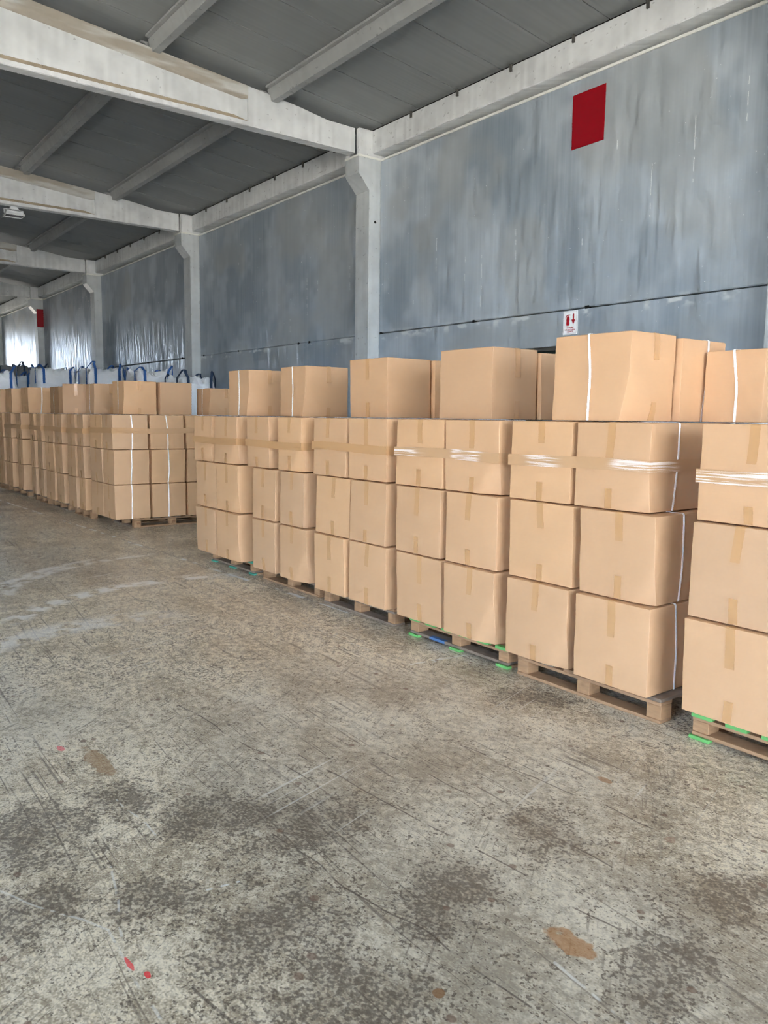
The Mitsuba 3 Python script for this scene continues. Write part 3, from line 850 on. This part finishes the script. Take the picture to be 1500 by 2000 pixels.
# far row: one stack round the corner pallet, the others behind it
FAR = {
    'G': [(12.91, 13.5), (12.39, 12.87)], 'H': [(14.33, 14.80), (13.87, 14.2)], 'I': [(15.72, 16.30), (15.15, 15.61)], 'J': [(17.11, 17.44), (16.56, 16.91)], 'K': [(19.10, 19.70), (18.17, 18.63)], 'L': [(20.5, 21.0), (19.93, 20.4)],
}
FN = {'G': 'first', 'H': 'second', 'I': 'third', 'J': 'fourth', 'K': 'fifth', 'L': 'sixth'}
for s, cols in FAR.items():
    for lv in (0, 1, 2):
        sh = rng.uniform(-0.025, 0.025) if lv < 2 and s != 'G' else 0.0
        for ci, (y0, y1) in enumerate(cols):
            xf = 4.10 + (rng.uniform(-0.01, 0.01) if lv < 2 else 0.0)
            y0_, y1_ = y0 + sh, y1 + sh
            side = 'left-hand' if ci == 0 else 'right-hand'
            if s == 'G' and ci == 1:
                lab = f'{LEVEL[lv]} box at the front corner of the far row, with a vertical white strap'
                y0_, y1_ = 12.39 - 0.02 * (2 - lv), 12.87
            else:
                lab = f'{LEVEL[lv]} {side} box at the aisle front of the {FN[s]} far stack past the gap'
            carton(lab, xf, xf + 0.56, y0_, y1_, LAY[lv], bulge=0.004)
            for dp in (1, 2):
                x2 = xf + 0.6 * dp
                if s == 'G' and ci == 1:
                    lab = f'{LEVEL[lv]} box, {["", "second", "third"][dp]} from the front corner along the end face of the far row'
                    carton(lab, x2, x2 + 0.56, y0_, y1_, LAY[lv], bulge=0.004)
                else:
                    carton('plain brown box hidden inside the far row', x2, x2 + 0.56, y0_, y1_, LAY[lv], group='hidden boxes of the far row', parts=False)
FPL = {'G': 'light wooden pallet with printed blocks at the corner of the far row', 'H': 'wooden pallet under the second far stack past the gap', 'I': 'wooden pallet under the third far stack past the gap', 'J': 'wooden pallet under the fourth far stack past the gap',
       'K': 'wooden pallet under the fifth far stack past the gap', 'L': 'wooden pallet under the farthest stack at the left photo edge'}
for s, (y0, y1) in {'G': (12.5, 13.5), 'H': (13.9, 14.85), 'I': (15.2, 16.3), 'J': (16.6, 17.6), 'K': (18.25, 19.6), 'L': (20.0, 21.0)}.items():
    pk = pallet(FPL[s], 4.42 if s == 'G' else 4.2, y0 if s != 'G' else 12.44, y1, 1 if s == 'G' else 0, 1.3 if s == 'G' else 1.5)
    if s == 'G':
        for xx in (4.44, 5.03):
            put(f'{pk}__printed_mark', mikit.ply(cat([box(xx + 0.025, xx + 0.085, 12.437, 12.442, 0.07, 0.078), box(xx + 0.03, xx + 0.04, 12.437, 12.442, 0.045, 0.078), box(xx + 0.06, xx + 0.07, 12.437, 12.442, 0.05, 0.078)]), 'printed_block'))
FWL = {'G': 'brown tape wound round the corner stack of the far row', 'H': 'shiny tape wound round the second far stack past the gap', 'I': 'shiny tape wound round the third far stack past the gap', 'J': 'very shiny tape wound round the fourth far stack past the gap', 'K': 'tape wound round the fifth far stack past the gap'}
for s in 'GHIJK':
    wrap_tape(FWL[s], 4.086, 5.9, FAR[s][1][0] - 0.014, FAR[s][0][1] + 0.012, 1.50 if s != 'G' else 1.535, 'packing_tape', 0.085)

# fourth layer: (label, x0, y0, wx, wy, h, turned, rot)
TOP = [
    ('strapped top box at the left end of the near row, right of the low box', 4.46, 8.60, 0.56, 0.50, 0.545, True, 1.5),
    ('strapped top box in the near row, left of the box under the column', 4.55, 7.46, 0.555, 0.53, 0.545, True, 0),
    ('plain top box in the near row directly below the nearest column', 4.43, 5.84, 0.51, 0.595, 0.545, False, 0),
    ('plain top box in the near row, lower left of the fire extinguisher sign', 4.33, 4.40, 0.49, 0.60, 0.545, True, 0),
    ('large top box with a white strap, just below the fire extinguisher sign', 4.15, 3.04, 0.46, 0.595, 0.545, True, 0),
    ('narrow part of a top box peeping out right of the box below the column', 4.96, 5.80, 0.53, 0.56, 0.54, False, 0),
    ('narrow part of a top box just left of the large strapped top box', 4.84, 4.37, 0.53, 0.56, 0.525, False, 0),
    ('strapped top box right behind the large strapped top box', 4.632, 3.0, 0.49, 0.56, 0.53, False, 0),
    ('strapped top box at the right photo edge, on the rightmost stack', 4.86, 2.575, 0.50, 0.40, 0.455, True, 0),
    ('taped top box above the front corner of the far row', 4.525, 13.05, 0.545, 0.56, 0.545, True, 0),
    ('plain top box beside the taped corner top box of the far row', 5.125, 13.03, 0.56, 0.56, 0.54, False, 0),
    ('low strapped top box beside the gap, left of the near row', 5.88, 12.72, 0.55, 0.55, 0.455, True, 0),
    ('pale top box directly left of the taped corner top box, far row', 4.55, 14.66, 0.56, 0.50, 0.54, True, 0),
    ('turned brown top box with a central white strap, far row', 4.30, 15.32, 0.50, 0.60, 0.545, True, -20),
    ('dark brown strapped top box, far row', 4.46, 16.60, 0.50, 0.62, 0.53, True, 0),
    ('top box with a diagonal white strap on its lit face, far row', 4.29, 18.3, 0.49, 0.58, 0.545, False, 0),
    ('second top box from the left photo edge, pale', 4.17, 19.25, 0.50, 0.58, 0.54, False, 0),
    ('leftmost top box, cut by the left photo edge', 4.03, 20.1, 0.50, 0.56, 0.535, False, 0),
]
for i, (lab, x0, y0, wx, wy, h, turned, rot) in enumerate(TOP):
    cr = [(-1, -1, 'y', 0.30, 0.30, 0.06)] if i in (0, 1, 4, 9, 11, 12) else []
    carton(lab, x0, x0 + wx, y0, y0 + wy, LAY[3], h=h, turned=turned, rot=rot, crumple=cr, bulge=0.004, mat='cardboard_dark' if i in (14, 13) else None, seed=100 + i, bow=-0.016 if i in (0, 1, 4, 8, 9) else 0.0, strap=i not in (2, 3, 5, 6, 10))

# ------------------------------------------------------------------ bulk bags by the wall


def bag_mesh(w, d, h, seed):
    V, F, half = shell(w, d, h, r=0.10, n=26)
    u = V / half
    zt = np.clip((u[:, 2] + 1) / 2, 0, 1)
    P = V.copy()
    P[:, :2] *= (1 + 0.06 * np.sin(np.pi * np.clip(zt * 1.15, 0, 1)) - 0.10 * np.clip((zt - 0.86) / 0.14, 0, 1))[:, None]
    top = np.clip((zt - 0.7) / 0.3, 0, 1)
    q = P * np.array([3.2, 3.2, 4.5]) + seed * 3.17
    ridge = 1 - 2 * np.abs(meshkit.fbm(q, 3, seed) - 0.5) * 2
    fold = 1 - 2 * np.abs(meshkit.noise(np.column_stack([np.arctan2(P[:, 1], P[:, 0]) * 5, np.hypot(P[:, 0], P[:, 1]) * 3, np.full(len(P), seed * 1.3)]), seed + 3) - 0.5)
    side = V / np.linalg.norm(V, axis=1, keepdims=True)
    P += side * (0.050 * (ridge - 0.6) * (0.35 + 0.65 * top))[:, None]
    r = random.Random(seed)
    flat = np.clip((u[:, 2] - 0.8) / 0.2, 0, 1)
    P[:, 2] += flat * (0.14 * (fold - 0.6) + 0.12 * (ridge - 0.5))
    for sx in (-1, 1):
        for sy in (-1, 1):
            dist = np.hypot(P[:, 0] - sx * (half[0] - 0.08), P[:, 1] - sy * (half[1] - 0.08))
            P[:, 2] += top ** 2 * r.uniform(0.14, 0.34) * np.exp(-dist / 0.13)
    P[:, 2] += flat * 0.10 * np.exp(-(P[:, 0] ** 2 + P[:, 1] ** 2) / 0.06) * r.uniform(-0.3, 1.2)
    P[:, 2] -= P[:, 2].min()
    P[:, 2] *= h / P[:, 2].max()
    return trimesh.Trimesh(P, F, process=False)


def ribbon(pts, nor, wid, width=0.075, th=0.006):
    """A flat webbing strap through the points, lying against the surface whose outward normal is given."""
    p, n, d = (np.array(v_, float) for v_ in (pts, nor, wid))
    n /= np.linalg.norm(n, axis=1, keepdims=True)
    d /= np.linalg.norm(d, axis=1, keepdims=True)
    k = len(p)
    V = np.vstack([p + d * s_ * width / 2 + n * o for s_, o in ((-1, 0), (-1, th), (1, th), (1, 0))])
    F = []
    for i in range(k - 1):
        for j in range(4):
            a_, b_ = j * k + i, ((j + 1) % 4) * k + i
            F += [(a_, a_ + 1, b_ + 1), (a_, b_ + 1, b_)]
    return trimesh.Trimesh(V, F, process=False)


def loop(cx, cy, hx, hy, sx, sy, z1, hgt, r):
    """A lifting loop over one corner: up the x face, over the corner, down the y face."""
    ex, ey, z = np.array([sx, 0, 0.0]), np.array([0, sy, 0.0]), np.array([0, 0, 1.0])
    c_ = np.array([cx, cy, 0.0])
    A = c_ + ex * (hx + 0.035) + ey * (hy - 0.17)
    B = c_ + ey * (hy + 0.035) + ex * (hx - 0.17)
    q = c_ + ex * (hx - 0.06) + ey * (hy - 0.06)
    lean = np.array([r.uniform(-0.08, 0.08), r.uniform(-0.08, 0.08), 0])
    pts, nor, wid = [], [], []
    for zz_ in (z1 - 0.62, z1 - 0.45, z1 - 0.30, z1 - 0.16):
        pts.append(A + z * zz_); nor.append(ex); wid.append(ey)
    for t_ in np.linspace(0.12, 0.88, 9):
        base = (A * (1 - t_) + B * t_) * 0.6 + q * 0.4
        pts.append(base + z * (z1 - 0.14 + hgt * math.sin(math.pi * t_) ** 0.7) + lean * math.sin(math.pi * t_))
        nor.append(ex * (1 - t_) + ey * t_ + z * 1.2 * math.sin(math.pi * t_)); wid.append(ey * (1 - t_) - ex * t_ * 1.0 + 0.001 * z)
    for zz_ in (z1 - 0.16, z1 - 0.30, z1 - 0.45, z1 - 0.62):
        pts.append(B + z * zz_); nor.append(ey); wid.append(-ex)
    return ribbon(pts, nor, wid)


BAGS = [    # label, corner x, y (near left), width x, depth y, underside, top, strap material
    ('rightmost white bulk bag with a dark lifting strap, left of the near row', 8.02, 19.0, 0.95, 1.1, 1.45, 2.86, 'strap_navy'),
    ('white bulk bag with a blue strap, second from the right', 7.9, 21.6, 1.0, 1.1, 1.75, 3.12, 'strap_blue'),
    ('white bulk bag with bright blue straps, third from the right', 7.45, 24.4, 1.05, 1.1, 1.95, 3.28, 'strap_blue'),
    ('large white bulk bag with one blue strap on its front, fourth from the right', 6.65, 27.0, 1.15, 1.15, 1.95, 3.34, 'strap_blue'),
    ('round-shouldered white bulk bag at the left photo edge', 4.75, 26.0, 1.05, 1.1, 1.85, 3.12, 'strap_blue'),
    ('white bulk bag in shade, between the round-shouldered one and the large one', 6.1, 29.5, 1.0, 1.1, 1.85, 3.22, 'strap_blue'),
    ('grey-topped bulk bag far back at left, in front of the bright wall', 7.7, 34.0, 1.1, 1.1, 2.5, 3.75, 'strap_navy'),
    ('farthest grey-topped bulk bag at the left photo edge', 7.3, 36.4, 1.05, 1.1, 2.5, 3.85, 'strap_navy'),
]
for i, (lab, x, y, wx, wy, z0, z1, sm) in enumerate(BAGS):
    k = thing('bulk_bag', lab, 'bulk bag')
    m = bag_mesh(wx, wy, z1 - z0 - 0.05, 3 + i)
    cx, cy = x + wx / 2, y + wy / 2
    put(f'{k}__body', mikit.ply(m, 'sack_cloth' if i < 6 else 'sack_grey', smooth=35, to_world=T().translate([cx, cy, z0])))
    rr = random.Random(i)
    for sx in (-1, 1):
        for sy in (-1, 1):
            put(f'{k}__lifting_strap', mikit.ply(loop(cx, cy, wx / 2, wy / 2, sx, sy, z1, rr.uniform(0.08, 0.2), rr), sm))
    # the bags it stands on
    z = 0.0
    nlow = 1 if z0 < 1.6 else 2
    for q in range(nlow):
        kk = thing('bulk_bag', 'white bulk bag hidden under the upper bags behind the far row', 'bulk bag', 'hidden bulk bags')
        hh = z0 / nlow
        scene[kk] = mikit.ply(bag_mesh(wx - 0.06, wy - 0.06, hh - 0.02, 30 + i), 'sack_cloth', smooth=35, to_world=T().translate([cx, cy, q * hh]))

# the roof beam ends and box walls carry no other loose things
